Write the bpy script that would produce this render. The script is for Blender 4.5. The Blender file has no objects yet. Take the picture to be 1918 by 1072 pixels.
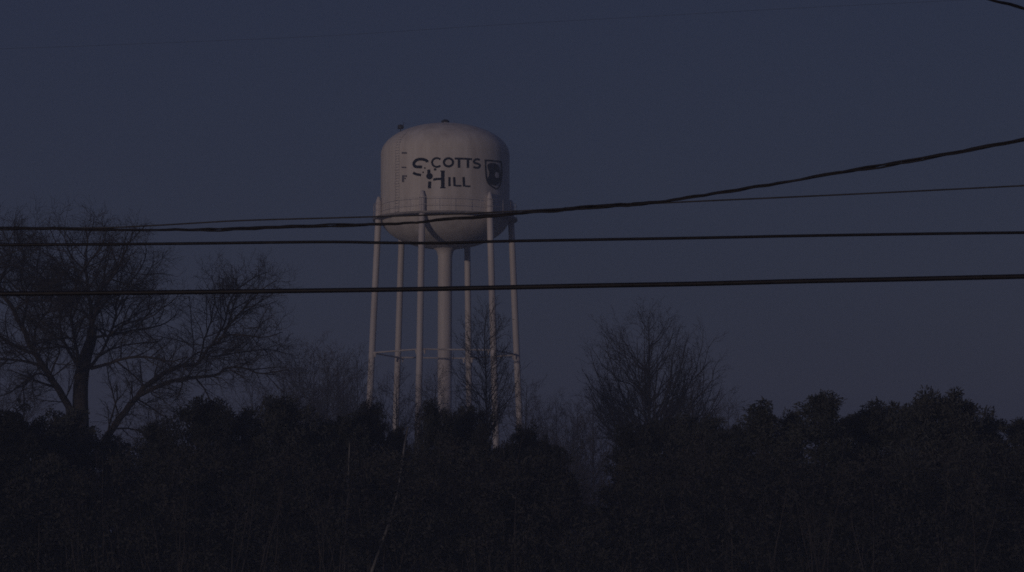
import bpy, math, random
import numpy as np
from mathutils import Vector

# ------------------------------------------------------------------ camera, sky, sun, exposure
S = bpy.context.scene
COL = S.collection
W0, H0, F = 1918.0, 1072.0, 5000.0          # photograph size and focal length in its pixels
CAMZ, HORIZON = 1.7, 1000.0
TILT = math.atan((HORIZON - H0 / 2) / F)
cam_d = bpy.data.cameras.new('camera')
cam = bpy.data.objects.new('camera', cam_d)
COL.objects.link(cam)
cam.location = (0, 0, CAMZ)
cam.rotation_euler = (math.pi / 2 + TILT, 0, 0)
cam_d.sensor_fit = 'HORIZONTAL'
cam_d.sensor_width = 36.0
cam_d.lens = F / W0 * 36.0
cam_d.clip_start, cam_d.clip_end = 0.5, 8000
S.camera = cam

SUN_EL, SUN_AZ = math.radians(5.0), math.radians(30.0)   # low sun, behind the camera to the left
to_sun = Vector((-math.sin(SUN_AZ) * math.cos(SUN_EL), -math.cos(SUN_AZ) * math.cos(SUN_EL), math.sin(SUN_EL)))
world = bpy.data.worlds.new('World')
S.world = world
world.use_nodes = True
nt = world.node_tree
nt.nodes.clear()
sky = nt.nodes.new('ShaderNodeTexSky')
sky.sky_type = 'NISHITA'
sky.sun_disc = False
sky.sun_elevation = SUN_EL
sky.sun_rotation = math.atan2(to_sun.x, to_sun.y)
sky.air_density = 1.0
sky.dust_density = 1.0
sky.ozone_density = 2.0
gain = nt.nodes.new('ShaderNodeMix')
gain.data_type = 'RGBA'
gain.blend_type = 'MIX'
gain.inputs[0].default_value = 0.88                       # heavy even dusk overcast veil over the clear sky
SKYCOL = (0.0138, 0.0165, 0.0455)
SKYK = 0.05
gain.inputs[7].default_value = tuple(c / SKYK for c in SKYCOL) + (1,)
nt.links.new(sky.outputs[0], gain.inputs[6])
bg = nt.nodes.new('ShaderNodeBackground')
bg.inputs[1].default_value = SKYK
nt.links.new(gain.outputs[2], bg.inputs[0])
wo = nt.nodes.new('ShaderNodeOutputWorld')
nt.links.new(bg.outputs[0], wo.inputs[0])

sun_d = bpy.data.lights.new('sun', 'SUN')
sun_d.energy = 0.69
sun_d.angle = math.radians(1.5)
sun_d.color = (1.0, 0.79, 0.70)
sun = bpy.data.objects.new('sun', sun_d)
COL.objects.link(sun)
sun.location = (-60, -60, 40)
sun.rotation_euler = (-to_sun).to_track_quat('-Z', 'Y').to_euler()

S.view_settings.view_transform = 'Standard'
S.view_settings.look = 'None'
S.view_settings.exposure = 0.0
S.view_settings.gamma = 1.0
S.render.engine = 'CYCLES'
S.cycles.use_denoising = False
S.cycles.filter_width = 1.7                               # soft lens
S.cycles.max_bounces = 4
S.cycles.volume_bounces = 0

# ------------------------------------------------------------------ helpers
FW = Vector((0, math.cos(TILT), math.sin(TILT)))
UP = Vector((0, -math.sin(TILT), math.cos(TILT)))
CAM = Vector((0, 0, CAMZ))

def ray(x, y):
    return FW + Vector((1, 0, 0)) * ((x - W0 / 2) / F) + UP * ((H0 / 2 - y) / F)

def at(x, y, d):
    """world point that stands d metres ahead of the camera on this line of sight"""
    r = ray(x, y)
    return CAM + r * (d / r.y)

def hgt(y, d):
    return at(W0 / 2, y, d).z

class MB:
    def __init__(self):
        self.v, self.f, self.s = [], [], []
    def tube(self, pts, rad, n=4, cap=False):
        base = len(self.v)
        m = len(pts)
        P = [Vector(p) for p in pts]
        ref = None
        for i in range(m):
            t = (P[min(i + 1, m - 1)] - P[max(i - 1, 0)])
            if t.length < 1e-9:
                t = Vector((0, 0, 1))
            t.normalize()
            if ref is None:
                ref = Vector((1, 0, 0)) if abs(t.x) < 0.8 else Vector((0, 1, 0))
            a = ref - t * ref.dot(t)
            a.normalize()
            ref = a
            b = t.cross(a)
            r = rad[i] if hasattr(rad, '__len__') else rad
            for k in range(n):
                an = 2 * math.pi * k / n
                q = P[i] + a * (r * math.cos(an)) + b * (r * math.sin(an))
                self.v.append((q.x, q.y, q.z))
        for i in range(m - 1):
            for k in range(n):
                k2 = (k + 1) % n
                self.f.append((base + i * n + k, base + i * n + k2, base + (i + 1) * n + k2, base + (i + 1) * n + k))
        if cap:
            self.f.append(tuple(base + k for k in reversed(range(n))))
            self.f.append(tuple(base + (m - 1) * n + k for k in range(n)))
    def lathe(self, prof, n=64, c=(0, 0, 0)):
        base = len(self.v)
        for r, z in prof:
            for k in range(n):
                a = 2 * math.pi * k / n
                self.v.append((c[0] + r * math.cos(a), c[1] + r * math.sin(a), c[2] + z))
        for i in range(len(prof) - 1):
            for k in range(n):
                k2 = (k + 1) % n
                self.f.append((base + i * n + k, base + i * n + k2, base + (i + 1) * n + k2, base + (i + 1) * n + k))
    def box(self, c, sx, sy, sz, rz=0.0):
        base = len(self.v)
        co, si = math.cos(rz), math.sin(rz)
        for dz in (-sz / 2, sz / 2):
            for dx, dy in ((-1, -1), (1, -1), (1, 1), (-1, 1)):
                x, y = dx * sx / 2, dy * sy / 2
                self.v.append((c[0] + x * co - y * si, c[1] + x * si + y * co, c[2] + dz))
        for q in ((0, 3, 2, 1), (4, 5, 6, 7), (0, 1, 5, 4), (1, 2, 6, 5), (2, 3, 7, 6), (3, 0, 4, 7)):
            self.f.append(tuple(base + k for k in q))
    def build(self, name, material, parent=None, smooth=False):
        me = bpy.data.meshes.new(name)
        me.from_pydata(self.v, [], self.f)
        if smooth:
            me.polygons.foreach_set('use_smooth', [True] * len(me.polygons))
        me.materials.append(material)
        o = bpy.data.objects.new(name, me)
        COL.objects.link(o)
        if parent is not None:
            o.parent = parent
        return o

def quads_object(name, quads, material, parent=None):
    """quads: (n,4,3) array -> one mesh object"""
    n = len(quads)
    me = bpy.data.meshes.new(name)
    me.vertices.add(n * 4)
    me.vertices.foreach_set('co', np.ascontiguousarray(quads, dtype=np.float32).ravel())
    me.loops.add(n * 4)
    me.loops.foreach_set('vertex_index', np.arange(n * 4, dtype=np.int32))
    me.polygons.add(n)
    me.polygons.foreach_set('loop_start', np.arange(0, n * 4, 4, dtype=np.int32))
    me.polygons.foreach_set('loop_total', np.full(n, 4, dtype=np.int32))
    me.update(calc_edges=True)
    me.materials.append(material)
    o = bpy.data.objects.new(name, me)
    COL.objects.link(o)
    if parent is not None:
        o.parent = parent
    return o

def tag(o, label=None, cat=None, group=None, kind=None):
    if label: o['label'] = label
    if cat: o['category'] = cat
    if group: o['group'] = group
    if kind: o['kind'] = kind
    return o

def thing(name, label, cat, loc=(0, 0, 0), group=None, rz=0.0):
    o = bpy.data.objects.new(name, None)
    o.empty_display_size = 0.3
    COL.objects.link(o)
    o.location = loc
    o.rotation_euler = (0, 0, rz)
    return tag(o, label, cat, group)

def mat(name, c1, c2, scale=2.0, rough=0.8, detail=6.0, stretch=(1, 1, 1), bump=0.0, lo=0.35, hi=0.65, metallic=0.0, spec=0.25):
    m = bpy.data.materials.new(name)
    m.use_nodes = True
    t = m.node_tree
    b = t.nodes['Principled BSDF']
    b.inputs['Roughness'].default_value = rough
    b.inputs['Metallic'].default_value = metallic
    b.inputs['Specular IOR Level'].default_value = spec
    tc = t.nodes.new('ShaderNodeTexCoord')
    mp = t.nodes.new('ShaderNodeMapping')
    mp.inputs['Scale'].default_value = stretch
    nz = t.nodes.new('ShaderNodeTexNoise')
    nz.inputs['Scale'].default_value = scale
    nz.inputs['Detail'].default_value = detail
    rp = t.nodes.new('ShaderNodeValToRGB')
    rp.color_ramp.elements[0].position = lo
    rp.color_ramp.elements[1].position = hi
    rp.color_ramp.elements[0].color = tuple(c1) + (1,)
    rp.color_ramp.elements[1].color = tuple(c2) + (1,)
    t.links.new(tc.outputs['Object'], mp.inputs[0])
    t.links.new(mp.outputs[0], nz.inputs['Vector'])
    t.links.new(nz.outputs['Fac'], rp.inputs[0])
    t.links.new(rp.outputs[0], b.inputs['Base Color'])
    if bump:
        bp = t.nodes.new('ShaderNodeBump')
        bp.inputs['Strength'].default_value = bump
        t.links.new(nz.outputs['Fac'], bp.inputs['Height'])
        t.links.new(bp.outputs[0], b.inputs['Normal'])
    return m

M_GROUND = mat('dead_grass', (0.035, 0.032, 0.022), (0.07, 0.06, 0.04), 0.6, 0.95)
M_TANK = mat('weathered_white_paint', (0.54, 0.50, 0.46), (0.76, 0.73, 0.70), 0.9, 0.6, 8.0, (1.6, 1.6, 0.22), 0.0, 0.25, 0.7)
M_STEEL = mat('painted_leg_steel', (0.60, 0.56, 0.55), (0.74, 0.71, 0.70), 1.2, 0.5, 6.0, (1, 1, 0.15))
M_RAIL = mat('grey_rail_steel', (0.22, 0.21, 0.20), (0.33, 0.31, 0.30), 3.0, 0.6)
M_INK = mat('dark_lettering_paint', (0.008, 0.008, 0.012), (0.014, 0.014, 0.020), 4.0, 0.9, spec=0.03)
M_INKFADE = mat('faded_marking_paint', (0.10, 0.10, 0.12), (0.16, 0.15, 0.17), 4.0, 0.7)
M_DARKMETAL = mat('dark_fitting_metal', (0.02, 0.02, 0.024), (0.04, 0.04, 0.045), 5.0, 0.5)
M_CABLE = mat('black_cable_jacket', (0.010, 0.009, 0.010), (0.022, 0.020, 0.022), 6.0, 0.55)
M_WIRE = mat('weathered_bare_wire', (0.03, 0.03, 0.034), (0.06, 0.06, 0.065), 6.0, 0.5)
M_BARK = mat('dark_bark', (0.030, 0.026, 0.024), (0.060, 0.052, 0.048), 3.0, 0.95, 8.0, (1, 1, 0.3), 0.6)
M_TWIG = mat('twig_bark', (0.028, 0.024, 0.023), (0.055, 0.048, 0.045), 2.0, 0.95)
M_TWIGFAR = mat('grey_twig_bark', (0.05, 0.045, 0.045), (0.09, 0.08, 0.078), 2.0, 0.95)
M_PALEBARK = mat('pale_smooth_bark', (0.09, 0.092, 0.10), (0.20, 0.198, 0.20), 2.2, 0.85, 8.0, (3, 3, 0.6), 0.3)
M_NEEDLE = mat('evergreen_needles', (0.032, 0.035, 0.032), (0.060, 0.064, 0.058), 1.6, 0.85, spec=0.05)
M_NEEDLE2 = mat('dark_cedar_foliage', (0.030, 0.032, 0.031), (0.056, 0.059, 0.056), 1.8, 0.85, spec=0.05)
M_BRUSH = mat('brush_foliage', (0.034, 0.035, 0.034), (0.064, 0.063, 0.061), 1.1, 0.9, spec=0.05)

def vary(m, lo, hi):
    t = m.node_tree
    b = t.nodes['Principled BSDF']
    src = b.inputs['Base Color'].links[0].from_socket
    oi = t.nodes.new('ShaderNodeObjectInfo')
    mr = t.nodes.new('ShaderNodeMapRange')
    mr.inputs['To Min'].default_value, mr.inputs['To Max'].default_value = lo, hi
    hs = t.nodes.new('ShaderNodeHueSaturation')
    t.links.new(oi.outputs['Random'], mr.inputs['Value'])
    t.links.new(mr.outputs[0], hs.inputs['Value'])
    t.links.new(src, hs.inputs['Color'])
    t.links.new(hs.outputs[0], b.inputs['Base Color'])
vary(M_NEEDLE, 0.7, 1.4)
vary(M_NEEDLE2, 0.6, 1.5)

# ------------------------------------------------------------------ ground
gm = MB()
N = 40
for j in range(N + 1):
    for i in range(N + 1):
        x = -520 + 1040 * i / N
        y = -160 + 1000 * j / N
        gm.v.append((x, y, 0.0))
for j in range(N):
    for i in range(N):
        a = j * (N + 1) + i
        gm.f.append((a, a + 1, a + N + 2, a + N + 1))
tag(gm.build('ground', M_GROUND, None, True), 'dark rough grassy ground under the trees and tower', kind='structure')

# ------------------------------------------------------------------ water tower
DT = 224.0
PXM = F / DT
CX = 833.5
tx = at(CX, 500, DT).x
tower = thing('water_tower', 'white six-legged water tower with dark lettering on its round tank', 'water tower', (tx, DT, 0))
RT = 121.5 / PXM                                  # tank radius
Z_SPR = hgt(291, DT)                              # dome springing
Z_LOW = hgt(407, DT)                              # lower springing / balcony
B = RT * 0.5
ZTOP = Z_SPR + B * 0.98
prof = []
for k in range(25):                               # bottom bowl
    a = -math.pi / 2 + (math.pi / 2) * k / 24
    prof.append((max(RT * math.cos(a), 0.001), Z_LOW + B * math.sin(a)))
for k in range(1, 9):
    prof.append((RT, Z_LOW + (Z_SPR - Z_LOW) * k / 8))
for k in range(1, 25):
    a = (math.pi / 2) * k / 24
    prof.append((max(RT * math.cos(a), 0.001), Z_SPR + B * 0.98 * math.sin(a)))
tm = MB()
tm.lathe(prof, 96)
tank = tm.build('tank', M_TANK, tower, True)
sm = MB()                                         # plate seams
for zf in (0.02, 0.5, 0.98):
    z = Z_LOW + (Z_SPR - Z_LOW) * zf
    sm.lathe([(RT - 0.01, z - 0.03), (RT + 0.012, z - 0.03), (RT + 0.012, z + 0.03), (RT - 0.01, z + 0.03)], 96)
sm.build('plate_seam', M_TANK, tank)

RB = 136.5 / PXM                                  # balcony radius
bm_ = MB()
zf = hgt(411, DT)
bm_.lathe([(RT - 0.02, zf - 0.15), (RB - 0.02, zf - 0.15), (RB, zf - 0.13), (RB, zf + 0.02), (RB - 0.05, zf + 0.02), (RT - 0.02, zf + 0.02)], 72)
balc = bm_.build('balcony', M_RAIL, tower)
rl = MB()
for zz in (0.58, 1.16):
    ring = [((RB - 0.06) * math.cos(2 * math.pi * k / 72), (RB - 0.06) * math.sin(2 * math.pi * k / 72), zf + zz) for k in range(73)]
    rl.tube(ring, 0.016, 6)
for k in range(30):
    a = 2 * math.pi * k / 30
    p = ((RB - 0.06) * math.cos(a), (RB - 0.06) * math.sin(a))
    rl.tube([(p[0], p[1], zf), (p[0], p[1], zf + 1.16)], 0.015, 6)
rl.build('handrail', M_STEEL, balc)

leg_ang = [math.radians(d) for d in (12, 72, 132, 192, 252, 312)]
RL = 127.0 / PXM
KB = 0.043
Z_LEGTOP = hgt(372, DT)
def leg_pt(a, z):
    r = RL + KB * max(0.0, Z_LOW - z)
    return Vector((r * math.cos(a), r * math.sin(a), z))
for a in leg_ang:
    lm = MB()
    pts = [leg_pt(a, -0.1), leg_pt(a, 0.0), leg_pt(a, Z_LOW * 0.5), leg_pt(a, Z_LOW), leg_pt(a, Z_LEGTOP - 0.5), leg_pt(a, Z_LEGTOP)]
    lm.tube(pts, [0.28, 0.28, 0.275, 0.27, 0.25, 0.10], 20, True)
    leg = lm.build('leg', M_STEEL, tower, True)
    fm = MB()
    b0 = leg_pt(a, 0)
    fm.box((b0.x, b0.y, 0.15), 1.3, 1.3, 0.5, a)
    fm.build('footing', M_RAIL, leg)
Z_STR = hgt(663, DT)
for k in range(6):
    p, q = leg_pt(leg_ang[k], Z_STR), leg_pt(leg_ang[(k + 1) % 6], Z_STR)
    st = MB()
    st.tube([p, q], 0.07, 12)
    for e, s in ((p, q), (q, p)):
        d = (s - e).normalized()
        st.tube([e + d * 0.28, e + d * 0.42 + Vector((0, 0, -0.06)), e + d * 0.43 + Vector((0, 0, -0.4))], [0.14, 0.13, 0.05], 6)
    st.build('strut', M_STEEL, tower)
rm = MB()
ZB = Z_LOW - B
rm.lathe([(0.70, -0.1), (0.70, 0.6), (0.60, 0.7), (0.60, ZB - 0.6), (0.72, ZB - 0.15), (1.05, ZB + 0.1)], 40)
rm.build('riser_pipe', M_STEEL, tower, True)

# dome fittings
vm = MB()
vm.lathe([(0.22, ZTOP - 0.05), (0.22, ZTOP + 0.10), (0.15, ZTOP + 0.12), (0.15, ZTOP + 0.18)], 20)
vent = vm.build('vent', M_STEEL, tower)
vc = MB()
vc.lathe([(0.02, ZTOP + 0.15), (0.33, ZTOP + 0.15), (0.36, ZTOP + 0.24), (0.2, ZTOP + 0.36), (0.02, ZTOP + 0.40)], 20)
vc.build('vent_cap', M_DARKMETAL, vent)
def dome_z(x, y):
    r2 = (x * x + y * y) / (RT * RT)
    return Z_SPR + B * 0.98 * math.sqrt(max(0.0, 1 - r2))
bx, by = (749 - CX) / PXM, -0.3
bz = dome_z(bx, by)
be = MB()
be.tube([(bx, by, bz - 0.1), (bx, by, bz + 0.35)], 0.04, 8, True)
be.tube([(bx + 0.16, by, bz + 0.25), (bx + 0.3, by, bz + 0.85)], 0.025, 6, True)
beacon = be.build('beacon', M_DARKMETAL, tower)
bl = MB()
bl.lathe([(0.02, 0.0), (0.22, 0.0), (0.25, 0.12), (0.22, 0.30), (0.02, 0.38)], 16, (bx, by, bz + 0.30))
bl.tube([(bx - 0.25, by, bz + 0.34), (bx + 0.30, by, bz + 0.40)], 0.07, 8, True)
bl.build('beacon_lamp', M_DARKMETAL, beacon)

# ladder on the tank side and over the dome
la_x = (747.5 - CX) / PXM
la_y = -math.sqrt(RT * RT - la_x * la_x)
la_a = math.atan2(la_y, la_x)
ld = MB()
path = []
for k in range(30):
    t = k / 29
    z = Z_LOW + (Z_SPR + B * 0.55 - Z_LOW) * t
    r = RT if z < Z_SPR else RT * math.sqrt(max(0.0, 1 - ((z - Z_SPR) / (B * 0.98)) ** 2))
    path.append((r + 0.16, z))
for s in (-1, 1):
    da = s * 0.22 / RT
    ld.tube([(r * math.cos(la_a + da), r * math.sin(la_a + da), z) for r, z in path], 0.013, 5)
for k in range(0, 29):
    for u in (0.0,):
        r = path[k][0] * (1 - u) + path[k + 1][0] * u
        z = path[k][1] * (1 - u) + path[k + 1][1] * u
        ld.tube([(r * math.cos(la_a - 0.22 / RT), r * math.sin(la_a - 0.22 / RT), z),
                 (r * math.cos(la_a + 0.22 / RT), r * math.sin(la_a + 0.22 / RT), z)], 0.014, 4)
for k in range(0, 30, 5):
    r, z = path[k]
    for s in (-1, 1):
        a = la_a + s * 0.22 / RT
        ld.tube([((r - 0.2) * math.cos(a), (r - 0.2) * math.sin(a), z), (r * math.cos(a), r * math.sin(a), z)], 0.016, 4)
ld.build('ladder', M_STEEL, tower)

# ---- lettering painted round the cylinder
def on_tank(x, y, off):
    """where the line of sight through (x,y) meets the tank shell, pushed out by off (tower coordinates)"""
    r = ray(x, y)
    o = CAM - Vector((tx, DT, 0))
    A = r.x * r.x + r.y * r.y
    Bq = 2 * (o.x * r.x + o.y * r.y)
    R = RT + 0.004
    C = o.x * o.x + o.y * o.y - R * R
    D = max(Bq * Bq - 4 * A * C, 0)
    t = (-Bq - math.sqrt(D)) / (2 * A)
    p = o + r * t
    n = Vector((p.x, p.y, 0)).normalized()
    return p + n * off
LAYER = [0]
def resample(pts, step):
    out = [pts[0]]
    for a, b in zip(pts[:-1], pts[1:]):
        d = math.hypot(b[0] - a[0], b[1] - a[1])
        n = max(1, int(d / step))
        for k in range(1, n + 1):
            out.append((a[0] + (b[0] - a[0]) * k / n, a[1] + (b[1] - a[1]) * k / n))
    return out
def stroke(m, pts, w, step=1.5):
    w *= 1.08
    LAYER[0] += 1
    off = 0.008 + 0.003 * (LAYER[0] % 5)
    P = resample(pts, step)
    base = len(m.v)
    n = len(P)
    for i, (x, y) in enumerate(P):
        x0, y0 = P[max(i - 1, 0)]
        x1, y1 = P[min(i + 1, n - 1)]
        dx, dy = x1 - x0, y1 - y0
        L = math.hypot(dx, dy) or 1
        nx, ny = -dy / L * w / 2, dx / L * w / 2
        for s in (1, -1):
            m.v.append(tuple(on_tank(x + nx * s, y + ny * s, off)))
    for i in range(n - 1):
        a = base + 2 * i
        m.f.append((a, a + 1, a + 3, a + 2))
def fill(m, pts):
    LAYER[0] += 1
    off = 0.008 + 0.003 * (LAYER[0] % 5)
    cx = sum(p[0] for p in pts) / len(pts)
    cy = sum(p[1] for p in pts) / len(pts)
    base = len(m.v)
    m.v.append(tuple(on_tank(cx, cy, off)))
    for p in pts:
        m.v.append(tuple(on_tank(p[0], p[1], off)))
    n = len(pts)
    for i in range(n):
        m.f.append((base, base + 1 + i, base + 1 + (i + 1) % n))
def Z(*pts):
    return [(760 + X / 8.718, 270 + Y / 8.718) for X, Y in pts]
def arc(cx, cy, rx, ry, a0, a1, n=24):
    return [(cx + rx * math.cos(math.radians(a0 + (a1 - a0) * k / n)), cy + ry * math.sin(math.radians(a0 + (a1 - a0) * k / n))) for k in range(n + 1)]
def smooth2(pts, n=6):
    out = []
    for i in range(len(pts) - 1):
        p0, p1, p2, p3 = pts[max(i - 1, 0)], pts[i], pts[i + 1], pts[min(i + 2, len(pts) - 1)]
        for k in range(n):
            t = k / n
            out.append(tuple(0.5 * (2 * p1[c] + (p2[c] - p0[c]) * t + (2 * p0[c] - 5 * p1[c] + 4 * p2[c] - p3[c]) * t * t
                                    + (-p0[c] + 3 * p1[c] - 3 * p2[c] + p3[c]) * t ** 3) for c in range(len(p1))))
    out.append(tuple(pts[-1]))
    return out
def blob(cx, cy, r, n=10, ry=None):
    return Z(*[(cx + r * math.cos(2 * math.pi * k / n), cy + (ry or r) * math.sin(2 * math.pi * k / n)) for k in range(n)])
u = 1 / 8.718
lt = MB()
stroke(lt, Z(*smooth2([(352, 300), (335, 268), (250, 248), (180, 262), (138, 305), (136, 345), (170, 372), (268, 374)])), 44 * u)
stroke(lt, Z(*smooth2([(122, 465), (165, 492), (250, 508)])), 40 * u)
for c in ((480, 415, 22), (310, 392, 14), (284, 462, 14)):
    fill(lt, blob(*c))
stroke(lt, Z(*arc(508, 302, 78, 72, -42, -318, 30)), 30 * u)
stroke(lt, Z(*arc(697, 300, 74, 66, 0, 360, 40)), 34 * u)
stroke(lt, Z((798, 238), (938, 240)), 30 * u)
stroke(lt, Z((868, 252), (868, 388)), 38 * u)
stroke(lt, Z((944, 240), (1082, 248)), 30 * u)
stroke(lt, Z((1014, 256), (1014, 392)), 38 * u)
stroke(lt, Z(*smooth2([(1208, 262), (1160, 248), (1118, 270), (1122, 308), (1175, 322), (1208, 350), (1185, 385), (1140, 388), (1104, 372)])), 32 * u)
stroke(lt, Z((375, 418), (378, 490)), 46 * u)                       # left half of the H is a plant-like figure
fill(lt, blob(388, 525, 54, 12, 54))
stroke(lt, Z((392, 612), (386, 720)), 48 * u)
stroke(lt, Z((360, 716), (412, 718)), 16 * u)
stroke(lt, Z((448, 584), (500, 572), (578, 570)), 36 * u)
stroke(lt, Z((604, 440), (604, 716)), 54 * u)
stroke(lt, Z((566, 444), (640, 444)), 20 * u)
stroke(lt, Z((562, 714), (648, 714)), 20 * u)
stroke(lt, Z((713, 540), (713, 690)), 34 * u)
stroke(lt, Z((788, 540), (796, 690)), 36 * u)
stroke(lt, Z((812, 682), (908, 684)), 26 * u)
stroke(lt, Z((942, 540), (950, 694)), 36 * u)
stroke(lt, Z((966, 688), (1056, 692)), 26 * u)
lt.build('lettering', M_INK, tank)
em = MB()
stroke(em, Z((1284, 266), (1400, 272), (1566, 292)), 26 * u)
stroke(em, Z(*smooth2([(1300, 280), (1304, 420), (1318, 560), (1350, 640), (1400, 690), (1478, 736)])), 22 * u)
stroke(em, Z(*smooth2([(1558, 302), (1568, 450), (1556, 600), (1528, 690), (1482, 738)])), 22 * u)
fill(em, Z(*smooth2([(1328, 345), (1375, 312), (1445, 312), (1508, 348), (1540, 430), (1556, 520), (1540, 605), (1490, 668), (1425, 676), (1380, 655),
                     (1340, 650), (1318, 590), (1345, 540), (1362, 480), (1352, 430), (1336, 395), (1328, 345)], 3)))
em.build('shield_emblem', M_INK, tank)
def Z2(*pts):
    return [(690 + X / 7.144, 210 + Y / 7.144) for X, Y in pts]
for pts, w in ((((446, 548), (516, 549)), 3.2), (((446, 742), (508, 742)), 2.4)):
    mk = MB()
    stroke(mk, Z2(*pts), w)
    mk.build('level_mark', M_INKFADE, tank)
mk = MB()                                                            # the letter F
stroke(mk, Z2((466, 846), (464, 940)), 3.6)
stroke(mk, Z2((470, 858), (518, 858)), 2.8)
stroke(mk, Z2((470, 890), (504, 890)), 2.4)
mk.build('level_letter', M_INKFADE, tank)

# ------------------------------------------------------------------ overhead cables
def cable(label, pts, thick_px, d0, d1, material=M_CABLE, strands=1, seed=0, extend=15.0, jit=0.0, n=6, pitch=1.7):
    rnd = random.Random(seed)
    P = smooth2(pts, 8)
    W = []
    x0, x1 = P[0][0], P[-1][0]
    for (x, y) in P:
        d = d0 + (d1 - d0) * (x - x0) / (x1 - x0)
        W.append(at(x, y + rnd.uniform(-jit, jit), d))
    a = (W[0] - W[6]).normalized()
    b = (W[-1] - W[-7]).normalized()
    W = [W[0] + a * extend, W[0] + a * extend * 0.5] + W + [W[-1] + b * extend * 0.5, W[-1] + b * extend]
    mid = 0.5 * (d0 + d1)
    r = thick_px / 2 * mid / F
    m = MB()
    if strands == 1:
        m.tube(W, r, 10, True)
    else:
        fine = [W[0]]
        for p, q in zip(W[:-1], W[1:]):
            k = max(1, int((q - p).length / 0.12))
            for i in range(1, k + 1):
                fine.append(p.lerp(q, i / k))
        rs = r * 0.52
        for s in range(strands):
            pts3, L = [], 0.0
            for i, p in enumerate(fine):
                if i:
                    L += (p - fine[i - 1]).length
                ang = 2 * math.pi * (L / pitch + s / strands) + 0.8 * math.sin(L * 0.7)
                rr = r * (0.50 + 0.26 * math.sin(L * 1.3 + s) + 0.14 * math.sin(L * 3.1))
                pts3.append(p + Vector((0.2 * rr * math.cos(ang), rr * math.cos(ang), rr * math.sin(ang))))
            m.tube(pts3, rs, n, True)
    o = m.build('overhead_cable', material, None, True)
    return tag(o, label, 'cable', 'overhead cables crossing in front of the tower')

cable('thick straight black cable, lowest of the wires, crossing the tower legs',
      [(0, 550.5), (300, 548), (640, 544), (833, 541), (1100, 535.5), (1300, 532), (1500, 527), (1700, 523), (1918, 518)], 9.2, 38, 36, seed=1)
cable('medium smooth cable running just under the tank bowl of the tower',
      [(0, 459), (300, 457), (600, 453.5), (720, 455), (833, 455.5), (950, 452), (1300, 446), (1500, 442), (1750, 438), (1918, 436)], 5.6, 37, 36, seed=2)
cable('lumpy twisted cable rising steeply towards the right edge',
      [(0, 428), (180, 430), (350, 431), (520, 426), (700, 420), (780, 417), (833, 410.5), (920, 405), (1000, 397.5), (1120, 387), (1230, 379),
       (1350, 361), (1500, 336), (1700, 302), (1918, 262)], 7.4, 40, 33, strands=3, seed=3, jit=0.6)
cable('thin wire over the twisted cable, gently rising to the right',
      [(0, 426), (180, 427), (300, 422), (450, 413.5), (640, 408), (833, 402), (1000, 394), (1230, 381), (1500, 368.5), (1700, 359), (1918, 348)], 3.0, 41, 38, M_WIRE, seed=4)
cable('short bit of dark cable cutting the top right corner',
      [(1790, -22), (1840, -5), (1866, 3), (1892, 9), (1918, 16), (1960, 28)], 6.5, 30, 29, strands=3, seed=5, pitch=1.1)
cable('faint thin wire high in the open sky above the tower',
      [(0, 92), (220, 84), (600, 68), (850, 52), (1000, 43), (1250, 29), (1500, 15), (1750, 3), (1918, -6)], 0.36, 60, 56, M_WIRE, seed=6, n=4)

# ------------------------------------------------------------------ bare trees
def branch(rnd, p, d, L, nseg, wob, trop):
    pts = [p.copy()]
    d = d.normalized()
    for i in range(nseg):
        d = d + Vector((rnd.gauss(0, wob), rnd.gauss(0, wob), rnd.gauss(0, wob) + trop))
        d.normalize()
        p = p + d * (L / nseg)
        pts.append(p.copy())
    return pts
def perp_dir(rnd, t, ang):
    v = Vector((rnd.gauss(0, 1), rnd.gauss(0, 1), rnd.gauss(0, 1)))
    v = v - t * v.dot(t)
    if v.length < 1e-6:
        v = Vector((1, 0, 0))
    v.normalize()
    return (t * math.cos(ang) + v * math.sin(ang)).normalized()
RMIN = [0.006]
def ramify(rnd, mtw, pts, r0, r1, lvl, spec):
    """spec: per level (count per metre, length factor range, angle, upward pull, wobble, start fraction)"""
    if lvl >= len(spec):
        return
    dens, lmin, lmax, ang, trop, wob, start = spec[lvl]
    seg = [(b - a).length for a, b in zip(pts[:-1], pts[1:])]
    tot = sum(seg)
    if tot < 1e-4:
        return
    n = max(1, int(dens * tot * (1 - start) + rnd.random()))
    for c in range(n):
        s = tot * (start + (1 - start) * (c + rnd.random()) / n)
        acc = 0
        for i, q in enumerate(seg):
            if acc + q >= s or i == len(seg) - 1:
                break
            acc += q
        f = min(1, max(0, (s - acc) / q)) if q > 0 else 0
        p = pts[i].lerp(pts[i + 1], f)
        t = (pts[i + 1] - pts[i]).normalized()
        frac = s / tot
        L = rnd.uniform(lmin, lmax) * (1.2 - 0.78 * frac)
        d = perp_dir(rnd, t, math.radians(ang) * rnd.uniform(0.65, 1.3))
        rr = r0 + (r1 - r0) * frac
        rc = max(RMIN[0], min(rr * 0.62, 0.014 * L + 0.004))
        nseg = 4 if L > 0.9 else 3
        ch = branch(rnd, p, d, L, nseg, wob, trop)
        mtw.tube(ch, [rc * (1 - 0.5 * k / nseg) for k in range(nseg + 1)], 4 if rc > 0.02 else 3)
        ramify(rnd, mtw, ch, rc, max(rc * 0.3, RMIN[0] * 0.6), lvl + 1, spec)

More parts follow.
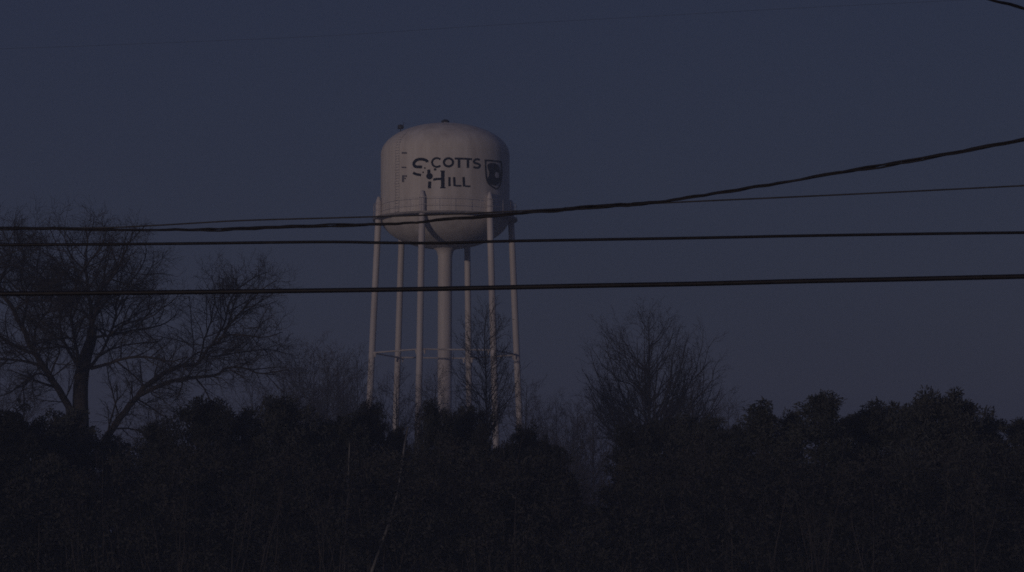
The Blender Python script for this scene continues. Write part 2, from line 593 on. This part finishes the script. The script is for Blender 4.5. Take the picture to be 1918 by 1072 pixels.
# -- the big spreading tree on the left
DO = 118.0
def big_tree():
    RMIN[0] = 0.0055
    rnd = random.Random(11)
    base = at(150, 1000, DO)
    root = thing('bare_tree', 'huge spreading leafless tree with wide crooked limbs at the left edge', 'tree', (base.x, DO, 0), 'bare winter trees')
    k = DO / F
    R0 = Vector((base.x, DO, 0))
    limbs = [
        # points (px), r0 px, r1 px, depth drift (m per 100 px)
        ([(152, 1042), (150, 900), (151, 810), (151, 724), (160, 670), (170, 640), (172, 615)], 25, 10, 0.0, True),
        ([(172, 632), (172, 607), (168, 560), (162, 518), (160, 476), (164, 443), (160, 408)], 9, 2.0, 0.5, False),
        ([(172, 612), (185, 565), (193, 535), (214, 510), (229, 476), (243, 440), (250, 415)], 7, 1.6, -0.9, False),
        ([(165, 545), (147, 525), (126, 510), (104, 480), (80, 462), (60, 430)], 4.5, 1.2, 0.8, False),
        ([(150, 810), (126, 758), (92, 703), (63, 657), (42, 615), (25, 580), (8, 556), (-25, 505), (-60, 470)], 13, 4, -0.7, False),
        ([(67, 664), (38, 653), (0, 632), (-50, 606), (-90, 590)], 6, 2, 1.0, False),
        ([(80, 685), (40, 676), (0, 674), (-60, 680)], 5, 2, -1.3, False),
        ([(42, 615), (50, 560), (38, 520), (44, 470), (30, 420)], 5, 1.4, 1.1, False),
        ([(100, 715), (70, 700), (20, 735), (-20, 748)], 4, 1.3, -1.6, False),
        ([(160, 890), (185, 845), (210, 804), (235, 770), (256, 745), (269, 728), (302, 703), (336, 686), (370, 682), (390, 653), (416, 632), (437, 577), (446, 530)], 14, 2.2, 0.6, False),
        ([(262, 740), (311, 718), (348, 709), (403, 703), (420, 691), (453, 689), (490, 700), (540, 692)], 7.5, 1.6, -0.8, False),
        ([(408, 638), (428, 628), (458, 628), (495, 632), (530, 622)], 4, 1.3, -1.0, False),
        ([(392, 652), (420, 607), (432, 560), (470, 520), (500, 505)], 4, 1.2, 1.2, False),
        ([(420, 625), (455, 580), (492, 540), (520, 520)], 3.5, 1.1, -1.5, False),
        ([(374, 680), (382, 640), (398, 590), (402, 545), (396, 510)], 3.6, 1.1, 1.6, False),
        ([(170, 690), (201, 682), (243, 670), (285, 670), (319, 678), (350, 668)], 6, 1.6, -1.0, False),
        ([(172, 645), (181, 632), (210, 628), (248, 619), (302, 609), (330, 590)], 5.5, 1.4, 1.0, False),
        ([(205, 628), (235, 607), (269, 598), (294, 586), (310, 560)], 4, 1.2, -1.4, False),
        ([(180, 590), (205, 560), (240, 545), (270, 520), (290, 480)], 4, 1.2, 1.5, False),
        ([(282, 722), (285, 739), (306, 750), (323, 766)], 2.5, 1.0, 0.7, False),
        ([(165, 590), (130, 570), (110, 545), (84, 540), (50, 500)], 4.2, 1.2, -1.6, False),
        ([(158, 500), (130, 465), (120, 430), (100, 408)], 3.0, 1.0, 1.4, False),
        ([(152, 700), (120, 640), (112, 600), (120, 560), (100, 520)], 6, 1.4, 2.6, False),
        ([(152, 705), (190, 660), (215, 600), (222, 555), (262, 500), (275, 455)], 6, 1.4, 2.8, False),
        ([(152, 710), (140, 640), (135, 570), (150, 510), (190, 450), (200, 415)], 6, 1.4, -3.0, False),
        ([(336, 690), (372, 660), (400, 668), (450, 660), (500, 655), (545, 665)], 3.4, 1.1, 2.2, False),
        ([(63, 657), (70, 610), (95, 575), (90, 530), (70, 500), (75, 455)], 4.5, 1.2, 1.8, False),
        ([(25, 580), (60, 560), (95, 545), (125, 555)], 3.0, 1.0, -1.8, False),
        ([(0, 545), (-20, 500), (10, 470), (40, 455), (70, 420)], 4.0, 1.1, -1.2, False),
        ([(92, 703), (110, 660), (100, 625), (80, 600)], 3.4, 1.0, -2.0, False),
        ([(10, 560), (0, 520), (20, 480), (10, 430), (-10, 400)], 4.5, 1.2, 2.0, False),
    ]
    mt, mw = MB(), MB()
    spec = [(4.5, 1.1, 2.9, 55, 0.05, 0.16, 0.14), (6.0, 0.5, 1.3, 48, 0.03, 0.2, 0.12), (8.0, 0.25, 0.75, 45, 0.02, 0.2, 0.1)]
    start_depth = {}
    for li, (pp, a, b, dr, is_trunk) in enumerate(limbs):
        P = smooth2([(x, y if y > 560 else 560 - (560 - y) * 0.90) for x, y in pp], 4)
        pts, L = [], 0.0
        for i, q in enumerate(P):
            if i:
                L += math.hypot(q[0] - P[i - 1][0], q[1] - P[i - 1][1])
            # limb starts at the depth of the nearest limb already built
            if i == 0:
                best = min(start_depth.items(), key=lambda e: (e[0][0] - q[0]) ** 2 + (e[0][1] - q[1]) ** 2)[1] if start_depth else DO
            d = best + dr * L / 100.0
            start_depth[(q[0], q[1])] = d
            w = at(q[0] + (rnd.gauss(0, 0.8) if not is_trunk else 0), q[1], d) - R0
            pts.append(w)
        if is_trunk:
            pts[0].z = -0.1
        n = len(pts)
        rad = [(a + (b - a) * (i / (n - 1)) ** 0.8) * k / 1.0 * (0.60 if not is_trunk else 0.85) for i in range(n)]
        if is_trunk:
            rad[0] *= 1.4; rad[1] *= 1.25; rad[2] *= 1.12
        mt.tube(pts, rad, 9)
        if not is_trunk:
            ramify(rnd, mw, pts, rad[0], rad[-1], 0, spec)
    mt.build('trunk', M_BARK, root, True)
    mw.build('crown', M_TWIG, root)
    print('big tree twigs', len(mw.f))
big_tree()

def ascending_tree(seed, H, prof, lead_r, spec, n_main, fmin=0.3):
    """upright tree: a leader and many rising limbs whose tips fill an outline; prof = [(height fraction, half width m)]"""
    rnd = random.Random(seed)
    mt, mw = MB(), MB()
    lead = [Vector((0, 0, -0.1))]
    ns = 9
    for i in range(1, ns + 1):
        z = H * 0.97 * i / ns
        lead.append(Vector((rnd.gauss(0, 0.05 * H / 16), rnd.gauss(0, 0.05 * H / 16), z)))
    rad = [lead_r * (1 - 0.93 * (i / ns) ** 0.9) for i in range(ns + 1)]
    rad[0] *= 1.25
    mt.tube(lead, rad, 8)
    hs = [q[0] for q in prof]
    ws = [q[1] for q in prof]
    for c in range(n_main):
        f = hs[0] + (1 - hs[0]) * ((c + rnd.random()) / n_main)
        zt = H * f
        R = float(np.interp(f, hs, ws)) * math.sqrt(rnd.uniform(fmin * fmin, 1.0)) * rnd.uniform(0.92, 1.06)
        ang = math.radians(rnd.uniform(22, 52))
        zs = max(H * hs[0] * 0.55, zt - R / math.tan(ang))
        zs = min(zs, zt - 0.3)
        az = c * 2.399 + rnd.uniform(-0.5, 0.5)
        t = min(zs / (H * 0.97) * ns, ns - 0.01)
        p = lead[int(t)].lerp(lead[int(t) + 1], t - int(t))
        tip = Vector((R * math.cos(az), R * math.sin(az), zt))
        out = Vector((math.cos(az), math.sin(az), 0))
        L = (tip - p).length
        pts = []
        for k in range(9):
            u = k / 8
            q = p.lerp(tip, u) + out * (0.10 * L * math.sin(math.pi * u)) + Vector((rnd.gauss(0, .012), rnd.gauss(0, .012), rnd.gauss(0, .012))) * L * (1 if 0 < k else 0)
            pts.append(q)
        r0 = min(max(0.012, lead_r * (1 - 0.9 * zs / H) * 0.5), 0.014 * L + 0.006)
        rr = [r0 * (1 - 0.8 * k / 8) for k in range(9)]
        mt.tube(pts, rr, 5)
        ramify(rnd, mw, pts, r0, r0 * 0.2, 0, spec)
    ramify(rnd, mw, lead[5:], rad[5], rad[-1], 0, spec)
    return mt, mw

SPEC_UP = [(3.0, 0.9, 2.0, 40, 0.07, 0.1, 0.3), (4.4, 0.4, 1.0, 36, 0.05, 0.14, 0.15), (5.0, 0.2, 0.5, 36, 0.03, 0.16, 0.1)]
SPEC_FINE = [(3.4, 0.6, 1.3, 38, 0.08, 0.1, 0.2), (5.0, 0.3, 0.7, 34, 0.05, 0.14, 0.1), (4.0, 0.15, 0.35, 34, 0.03, 0.14, 0.1)]
SPEC_FAR = [(2.4, 0.9, 2.0, 36, 0.06, 0.12, 0.15), (3.4, 0.5, 1.1, 36, 0.04, 0.16, 0.12), (3.0, 0.25, 0.6, 36, 0.03, 0.16, 0.12)]

def outline(rows, d):
    """outline read off the photograph as (pixel height, half width px) -> fractions of height and metres"""
    H = hgt(rows[0][0], d)
    return H, [(hgt(y, d) / H, w * d / F) for y, w in reversed(rows)]

DR = 150.0
b = at(1217, 1000, DR)
root = thing('bare_tree', 'leafless tree with tall oval crown of rising twigs, alone right of the tower', 'tree', (b.x, DR, 0), 'bare winter trees')
RMIN[0] = 0.005
H, pr = outline([(582, 18), (598, 58), (610, 98), (640, 136), (670, 160), (700, 164), (725, 158), (750, 138), (780, 90)], DR)
mt, mw = ascending_tree(21, H, pr, 0.20, SPEC_UP, 104, 0.38)
mt.build('trunk', M_BARK, root, True)
mw.build('crown', M_TWIG, root)
print('right tree', len(mw.f))

DS = 140.0
b = at(911, 1000, DS)
root = thing('bare_tree', 'slender leafless tree in front of the right tower legs', 'tree', (b.x, DS, 0), 'bare winter trees')
RMIN[0] = 0.0075
H, pr = outline([(566, 8), (590, 34), (630, 62), (665, 76), (700, 80), (735, 74), (770, 58), (800, 35)], DS)
mt, mw = ascending_tree(31, H, pr, 0.12, SPEC_FINE, 72, 0.35)
mt.build('trunk', M_BARK, root, True)
mw.build('crown', M_TWIG, root)

# far bare trees seen over and between the thicket
far_var = []
RMIN[0] = 0.0095
for s, (H, Wd) in enumerate(((15.0, 4.4), (13.0, 3.6), (16.0, 5.0))):
    pr = [(0.25, Wd * 0.45), (0.4, Wd * 0.9), (0.55, Wd), (0.72, Wd * 0.85), (0.88, Wd * 0.5), (1.0, Wd * 0.1)]
    far_var.append(ascending_tree(50 + s, H, pr, 0.15, SPEC_FAR, 70) + (H,))
far_mesh = []
far_trees = [  # x px, top y px, distance, variant, label
    (556, 655, 190, 0, 'hazy leafless tree behind the right end of the huge tree'),
    (612, 668, 205, 1, 'thin leafless tree between the huge tree and the tower'),
    (668, 662, 215, 2, 'thin leafless tree just left of the tower outer left leg'),
    (742, 700, 195, 1, 'small twiggy tree behind the two left tower legs'),
    (812, 690, 200, 0, 'small twiggy tree beside the tower centre pipe'),
    (985, 716, 190, 1, 'low leafless tree right of the tower outer right leg'),
    (1042, 742, 200, 2, 'low leafless tree in the gap between tower and oval tree'),
    (1112, 738, 185, 0, 'low leafless tree at the left foot of the oval tree'),
    (1298, 726, 190, 1, 'low leafless tree behind the right side of the oval tree'),
    (1366, 738, 205, 2, 'faint leafless tree left of the layered pine top'),
    (470, 700, 200, 2, 'faint leafless tree under the right limb of the huge tree'),
    (586, 640, 230, 2, 'faint leafless tree over the low dip left of the tower'),
    (640, 690, 185, 0, 'low twiggy tree behind the pale upright sapling'),
    (1075, 770, 175, 2, 'low twiggy tree standing inside the pale gap'),
    (528, 690, 175, 1, 'twiggy tree behind the tall square-topped evergreen'),
    (632, 652, 240, 0, 'far pale leafless tree midway between huge tree and tower'),
    (1010, 752, 215, 0, 'far low twiggy tree just right of the tower'),
    (1340, 756, 180, 0, 'low twiggy tree touching the right edge of the oval tree'),
    (1082, 752, 230, 1, 'far low twiggy tree rising behind the pale gap'),
    (40, 700, 180, 1, 'faint leafless tree under the left limb of the huge tree'),
    (288, 730, 190, 0, 'faint leafless tree right of the huge tree trunk'),
]
for (x, ty, d, v, lab) in far_trees:
    H = hgt(ty, d)
    b = at(x, 1000, d)
    root = thing('bare_tree', lab, 'tree', (b.x, d, 0), 'bare winter trees', rz=x * 0.37)
    mt, mw, H0v = far_var[v]
    sc = H / H0v
    root.scale = (sc, sc, sc)
    if not isinstance(mt, MB):
        for src in (mt, mw):
            o = src.copy()
            COL.objects.link(o)
            o.parent = root
    else:
        o1 = mt.build('trunk', M_BARK, root, True)
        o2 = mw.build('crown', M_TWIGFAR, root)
        far_var[v] = (o1, o2, H0v)

# ------------------------------------------------------------------ evergreens
def leaf_quads(rng, centres, per, spread, length, width, droop=0.0):
    n = len(centres) * per
    c = np.repeat(centres, per, axis=0)
    sp = np.repeat(spread, per)[:, None] if hasattr(spread, '__len__') else spread
    off = rng.normal(0, 1, (n, 3))
    off /= np.linalg.norm(off, axis=1, keepdims=True) + 1e-9
    off *= rng.random((n, 1)) ** 0.5 * sp
    off[:, 2] *= 0.62
    c = c + off
    d = rng.normal(0, 1, (n, 3)) + off / (np.linalg.norm(off, axis=1, keepdims=True) + 1e-9) * 1.1
    d[:, 2] += 0.15 - droop
    d /= np.linalg.norm(d, axis=1, keepdims=True)
    w = np.cross(d, rng.normal(0, 1, (n, 3)))
    w /= np.linalg.norm(w, axis=1, keepdims=True) + 1e-9
    L = length * rng.uniform(0.6, 1.4, (n, 1))
    Wd = width * rng.uniform(0.6, 1.4, (n, 1))
    return np.stack([c - w * Wd * 0.5, c + w * Wd * 0.5, c + d * L + w * Wd * 0.35, c + d * L - w * Wd * 0.35], axis=1)

def evergreen(seed, H, Wd, style):
    rng = np.random.default_rng(seed)
    rnd = random.Random(seed)
    mt = MB()
    lean = rnd.uniform(-0.12, 0.12)
    lead = [Vector((lean * z / H + 0.05 * math.sin(z), 0.05 * math.cos(z * 1.3), z)) for z in [H * i / 8 for i in range(9)]]
    lead[0].z = -0.1
    mt.tube(lead, [0.13 * H / 6 * (1 - 0.9 * i / 8) for i in range(9)], 7)
    cen, spr = [], []
    nb = {'pine': 46, 'cedar': 70, 'round': 74}[style]
    for c in range(nb):
        f = ((c + rnd.random()) / nb) ** 0.85
        z = H * (0.10 + 0.90 * f)
        g = 1 - (z / H)
        if style == 'pine':
            R = Wd * (0.04 + 1.0 * g ** 0.66) * rnd.choice((0.4, 0.7, 1.0, 1.25))
        elif style == 'cedar':
            R = Wd * (0.10 + 0.95 * g ** 0.42) * rnd.choice((0.5, 0.75, 0.95, 1.05, 1.15))
        else:
            R = Wd * max(0.12, math.sqrt(max(0.0, 1 - max(0, (z / H - 0.55) / 0.47) ** 2.2))) * rnd.uniform(0.5, 1.05)
        az = c * 2.399 + rnd.uniform(-0.5, 0.5)
        rise = rnd.uniform(-0.05, 0.30) if style == 'pine' else rnd.uniform(0.1, 0.55)
        zt = min(z + R * rise * 0.6, H * 1.0)
        tip = Vector((R * math.cos(az), R * math.sin(az), zt))
        i = min(7, int(max(0, z - 0.25 * R) / H * 8))
        p = lead[i].copy()
        mid = p.lerp(tip, 0.55) + Vector((0, 0, -0.06))
        mt.tube([p, mid, tip], [0.025, 0.016, 0.006], 4)
        k = 3 if style == 'pine' else 3
        for q in range(k):
            t = (1.0, 0.72, 0.42)[q]
            cpt = p.lerp(tip, t) + Vector((rnd.gauss(0, .10), rnd.gauss(0, .10), rnd.gauss(0, .08)))
            cen.append(cpt)
            spr.append((0.26 + 0.20 * rnd.random()) * (0.75 + 0.5 * g) * (1.0 if q == 0 else 1.15))
    cen.append(Vector((lead[-1].x, lead[-1].y, H - 0.18))); spr.append(0.16)
    cen.append(Vector((lead[-1].x, lead[-1].y, H - 0.55))); spr.append(0.26)
    q = leaf_quads(rng, np.array([tuple(c) for c in cen]), 104 if style == 'pine' else 96, np.array(spr) * 1.06, 0.115, 0.042)
    return mt, q, H

ev_src = {}
for key, args in {'pine_a': (101, 6.2, 1.75, 'pine'), 'pine_b': (102, 6.6, 1.9, 'pine'), 'cedar_a': (103, 5.8, 1.7, 'cedar'),
                  'cedar_b': (104, 6.0, 2.0, 'cedar'), 'round_a': (105, 5.6, 2.0, 'round'), 'round_b': (106, 5.4, 2.3, 'round')}.items():
    ev_src[key] = evergreen(*args)

evergreens = [  # x px, top y px, width factor, distance, kind, label
    (-12, 768, 0.99, 92, 'round_a', 'dark evergreen cut by the left picture edge'),
    (58, 800, 0.81, 96, 'round_b', 'low rounded evergreen left of the huge tree trunk'),
    (122, 774, 0.81, 100, 'cedar_b', 'low evergreen against the left side of the huge trunk'),
    (200, 822, 0.90, 98, 'round_a', 'low rounded evergreen at the right foot of the huge trunk'),
    (292, 800, 0.72, 96, 'cedar_a', 'evergreen under the drooping twig of the huge tree'),
    (378, 755, 0.90, 95, 'cedar_b', 'tall blunt evergreen under the long right limb of the huge tree'),
    (444, 776, 0.81, 98, 'round_a', 'rounded evergreen just right of the tall blunt one'),
    (528, 752, 0.90, 96, 'cedar_b', 'tall square-topped evergreen left of a pale gap'),
    (596, 800, 0.75, 99, 'round_b', 'low wide evergreen in the dip left of the tower'),
    (650, 788, 0.72, 97, 'cedar_a', 'evergreen above the pale upright sapling'),
    (690, 762, 0.55, 101, 'cedar_b', 'evergreen hiding the foot of the outer left tower leg'),
    (742, 806, 0.38, 99, 'round_a', 'low evergreen above the leaning pale trunk'),
    (808, 758, 0.42, 97, 'cedar_b', 'dark evergreen in front of the tower centre pipe'),
    (872, 770, 0.46, 100, 'round_b', 'broad dark evergreen between centre pipe and right front leg'),
    (982, 806, 0.50, 99, 'round_a', 'evergreen at the foot of the outer right tower leg'),
    (1034, 836, 0.44, 96, 'round_b', 'low evergreen sloping down into the pale gap'),
    (1176, 812, 0.50, 98, 'cedar_a', 'evergreen on the right of the pale gap'),
    (1236, 792, 0.81, 102, 'round_b', 'rounded evergreen under the oval bare tree'),
    (1310, 788, 0.90, 100, 'round_a', 'broad evergreen right of the oval tree trunk'),
    (1372, 806, 0.81, 97, 'round_b', 'low evergreen left of the layered pine'),
    (1428, 763, 1.09, 95, 'pine_a', 'small layered pine with a crooked flat tip'),
    (1482, 781, 0.59, 98, 'cedar_a', 'narrow blunt evergreen between two pines'),
    (1543, 737, 1.22, 94, 'pine_b', 'pine with thin upright spire above its round head'),
    (1594, 782, 0.72, 99, 'round_a', 'low evergreen right of the spired pine'),
    (1640, 764, 1.15, 96, 'pine_a', 'ragged pine in the middle of the right hand row'),
    (1712, 759, 0.72, 97, 'round_b', 'square-shouldered evergreen joined to the tallest right one'),
    (1772, 742, 0.90, 93, 'round_a', 'tallest broad black evergreen on the right'),
    (1806, 765, 0.54, 98, 'cedar_b', 'dark evergreen leaning out from the tallest right one'),
    (838, 784, 0.45, 100, 'round_a', 'low dark evergreen covering the bottom of the centre pipe'),
    (902, 800, 0.34, 96, 'cedar_a', 'low dark evergreen left of the right front leg'),
    (944, 838, 0.40, 94, 'round_b', 'low evergreen at the foot of the right front leg'),
    (1856, 781, 0.86, 99, 'pine_b', 'narrow pine next to the last gap on the right'),
    (1908, 793, 0.90, 95, 'round_b', 'low evergreen cut by the right picture edge'),
]
ev_obj = {}
rr = random.Random(5)
for (x, ty, wf, d, key, lab) in evergreens:
    H = hgt(ty, d)
    b = at(x, 1000, d)
    root = thing('pine_tree' if key.startswith('pine') else 'evergreen_tree', lab, 'tree', (b.x, d, 0), 'evergreens in the dark thicket', rz=rr.uniform(0, 6.28))
    mt, q, H0v = ev_src[key]
    sz = H / H0v
    sx = wf * sz
    root.scale = (sx, sx, sz)
    if key not in ev_obj:
        o1 = mt.build('trunk', M_BARK, root, True)
        o2 = quads_object('crown', q, M_NEEDLE if key.startswith('pine') else M_NEEDLE2, root)
        ev_obj[key] = (o1, o2)
    else:
        for src in ev_obj[key]:
            o = src.copy()
            COL.objects.link(o)
            o.parent = root

# ------------------------------------------------------------------ undergrowth below the evergreens
rng = np.random.default_rng(77)
cs, ss = [], []
def brush_top(px):
    t = 858 + 16 * math.sin(px * 0.013) + 14 * math.sin(px * 0.041 + 1) + 9 * math.sin(px * 0.11)
    t += 76 * math.exp(-((px - 1115) / 44.0) ** 2)
    return t
for i in range(8800):
    d = rng.uniform(84, 112)
    px = rng.uniform(-620, 2540)
    top = hgt(brush_top(px), d)
    z = top * rng.random() ** 0.75
    p = at(px, 1000, d)
    cs.append((p.x, d, max(0.08, z)))
    ss.append(rng.uniform(0.3, 0.62))
q = leaf_quads(rng, np.array(cs), 34, np.array(ss), 0.12, 0.052)
ug = quads_object('undergrowth', q, M_BRUSH)
tag(ug, 'dark tangled brush filling the bottom of the view under the evergreens', 'undergrowth', kind='stuff')

# leafless brush stems standing up through the undergrowth
rb = random.Random(91)
bs = MB()
RMIN[0] = 0.006
for i in range(280):
    d = rb.uniform(84, 104)
    px = rb.uniform(-200, 2120)
    top = hgt(brush_top(px) - rb.uniform(-30, 62), d)
    p0 = at(px, 1000, d)
    p0.z = 0.0
    for q in range(rb.randint(1, 3)):
        L = top * rb.uniform(0.75, 1.0)
        ch = branch(rb, p0 + Vector((rb.gauss(0, .12), rb.gauss(0, .12), -0.05)), Vector((rb.gauss(0, .16), rb.gauss(0, .16), 1)), L, 6, 0.06, 0.03)
        r0 = rb.uniform(0.010, 0.024)
        bs.tube(ch, [r0 * (1 - 0.11 * k) for k in range(7)], 4)
        ramify(rb, bs, ch[2:], r0 * 0.7, r0 * 0.3, 0, [(1.6, 0.4, 1.1, 36, 0.06, 0.12, 0.1), (3.0, 0.2, 0.5, 36, 0.03, 0.15, 0.1)])
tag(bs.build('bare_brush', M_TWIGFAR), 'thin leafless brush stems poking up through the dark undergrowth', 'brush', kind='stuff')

# pale saplings that catch a little light in the thicket
def sapling(label, px_pts, d, r0, r1, seed):
    rnd = random.Random(seed)
    base = at(px_pts[0][0], px_pts[0][1], d)
    root = thing('sapling', label, 'tree', (base.x, d, 0))
    R0 = Vector((base.x, d, 0))
    pts = [at(x, y, d + rnd.uniform(-0.15, 0.15)) - R0 for x, y in smooth2(px_pts, 4)]
    pts[0].z = -0.05
    n = len(pts)
    rad = [r0 + (r1 - r0) * i / (n - 1) for i in range(n)]
    m = MB()
    m.tube(pts, rad, 8)
    m.build('trunk', M_PALEBARK, root, True)
    w = MB()
    ramify(rnd, w, pts[n // 2:], r1 * 1.4, r1, 0, [(1.6, 0.5, 1.2, 35, 0.05, 0.12, 0.1), (3, 0.2, 0.5, 35, 0.03, 0.15, 0.1)])
    w.build('crown', M_TWIG, root)
DSAP = 88.5
yb = 1000 + CAMZ * F / DSAP
sapling('pale sapling trunk leaning right in the dark thicket below the tower', [(688, yb), (702, 1055), (722, 1000), (738, 950), (748, 905), (757, 840), (764, 800)], DSAP, 0.055, 0.028, 1)
sapling('pale straight upright sapling left of the leaning one', [(645, yb), (647, 1040), (650, 970), (652, 920), (653, 880), (655, 830)], DSAP + 1, 0.04, 0.02, 2)

# ------------------------------------------------------------------ dusk haze in the air round the whole scene
hz = MB()
hz.box((0, 340, 23.25), 1060, 1020, 48.5)
mh = bpy.data.materials.new('dusk_haze')
mh.use_nodes = True
t = mh.node_tree
t.nodes.clear()
pv = t.nodes.new('ShaderNodeVolumePrincipled')
pv.inputs['Color'].default_value = (0.60, 0.74, 1.0, 1)
pv.inputs['Density'].default_value = 0.0017
pv.inputs['Anisotropy'].default_value = 0.0
mo = t.nodes.new('ShaderNodeOutputMaterial')
t.links.new(pv.outputs[0], mo.inputs['Volume'])
ho = hz.build('haze', mh)
tag(ho, 'thin blue dusk haze in the air between the camera and the far trees', kind='stuff')
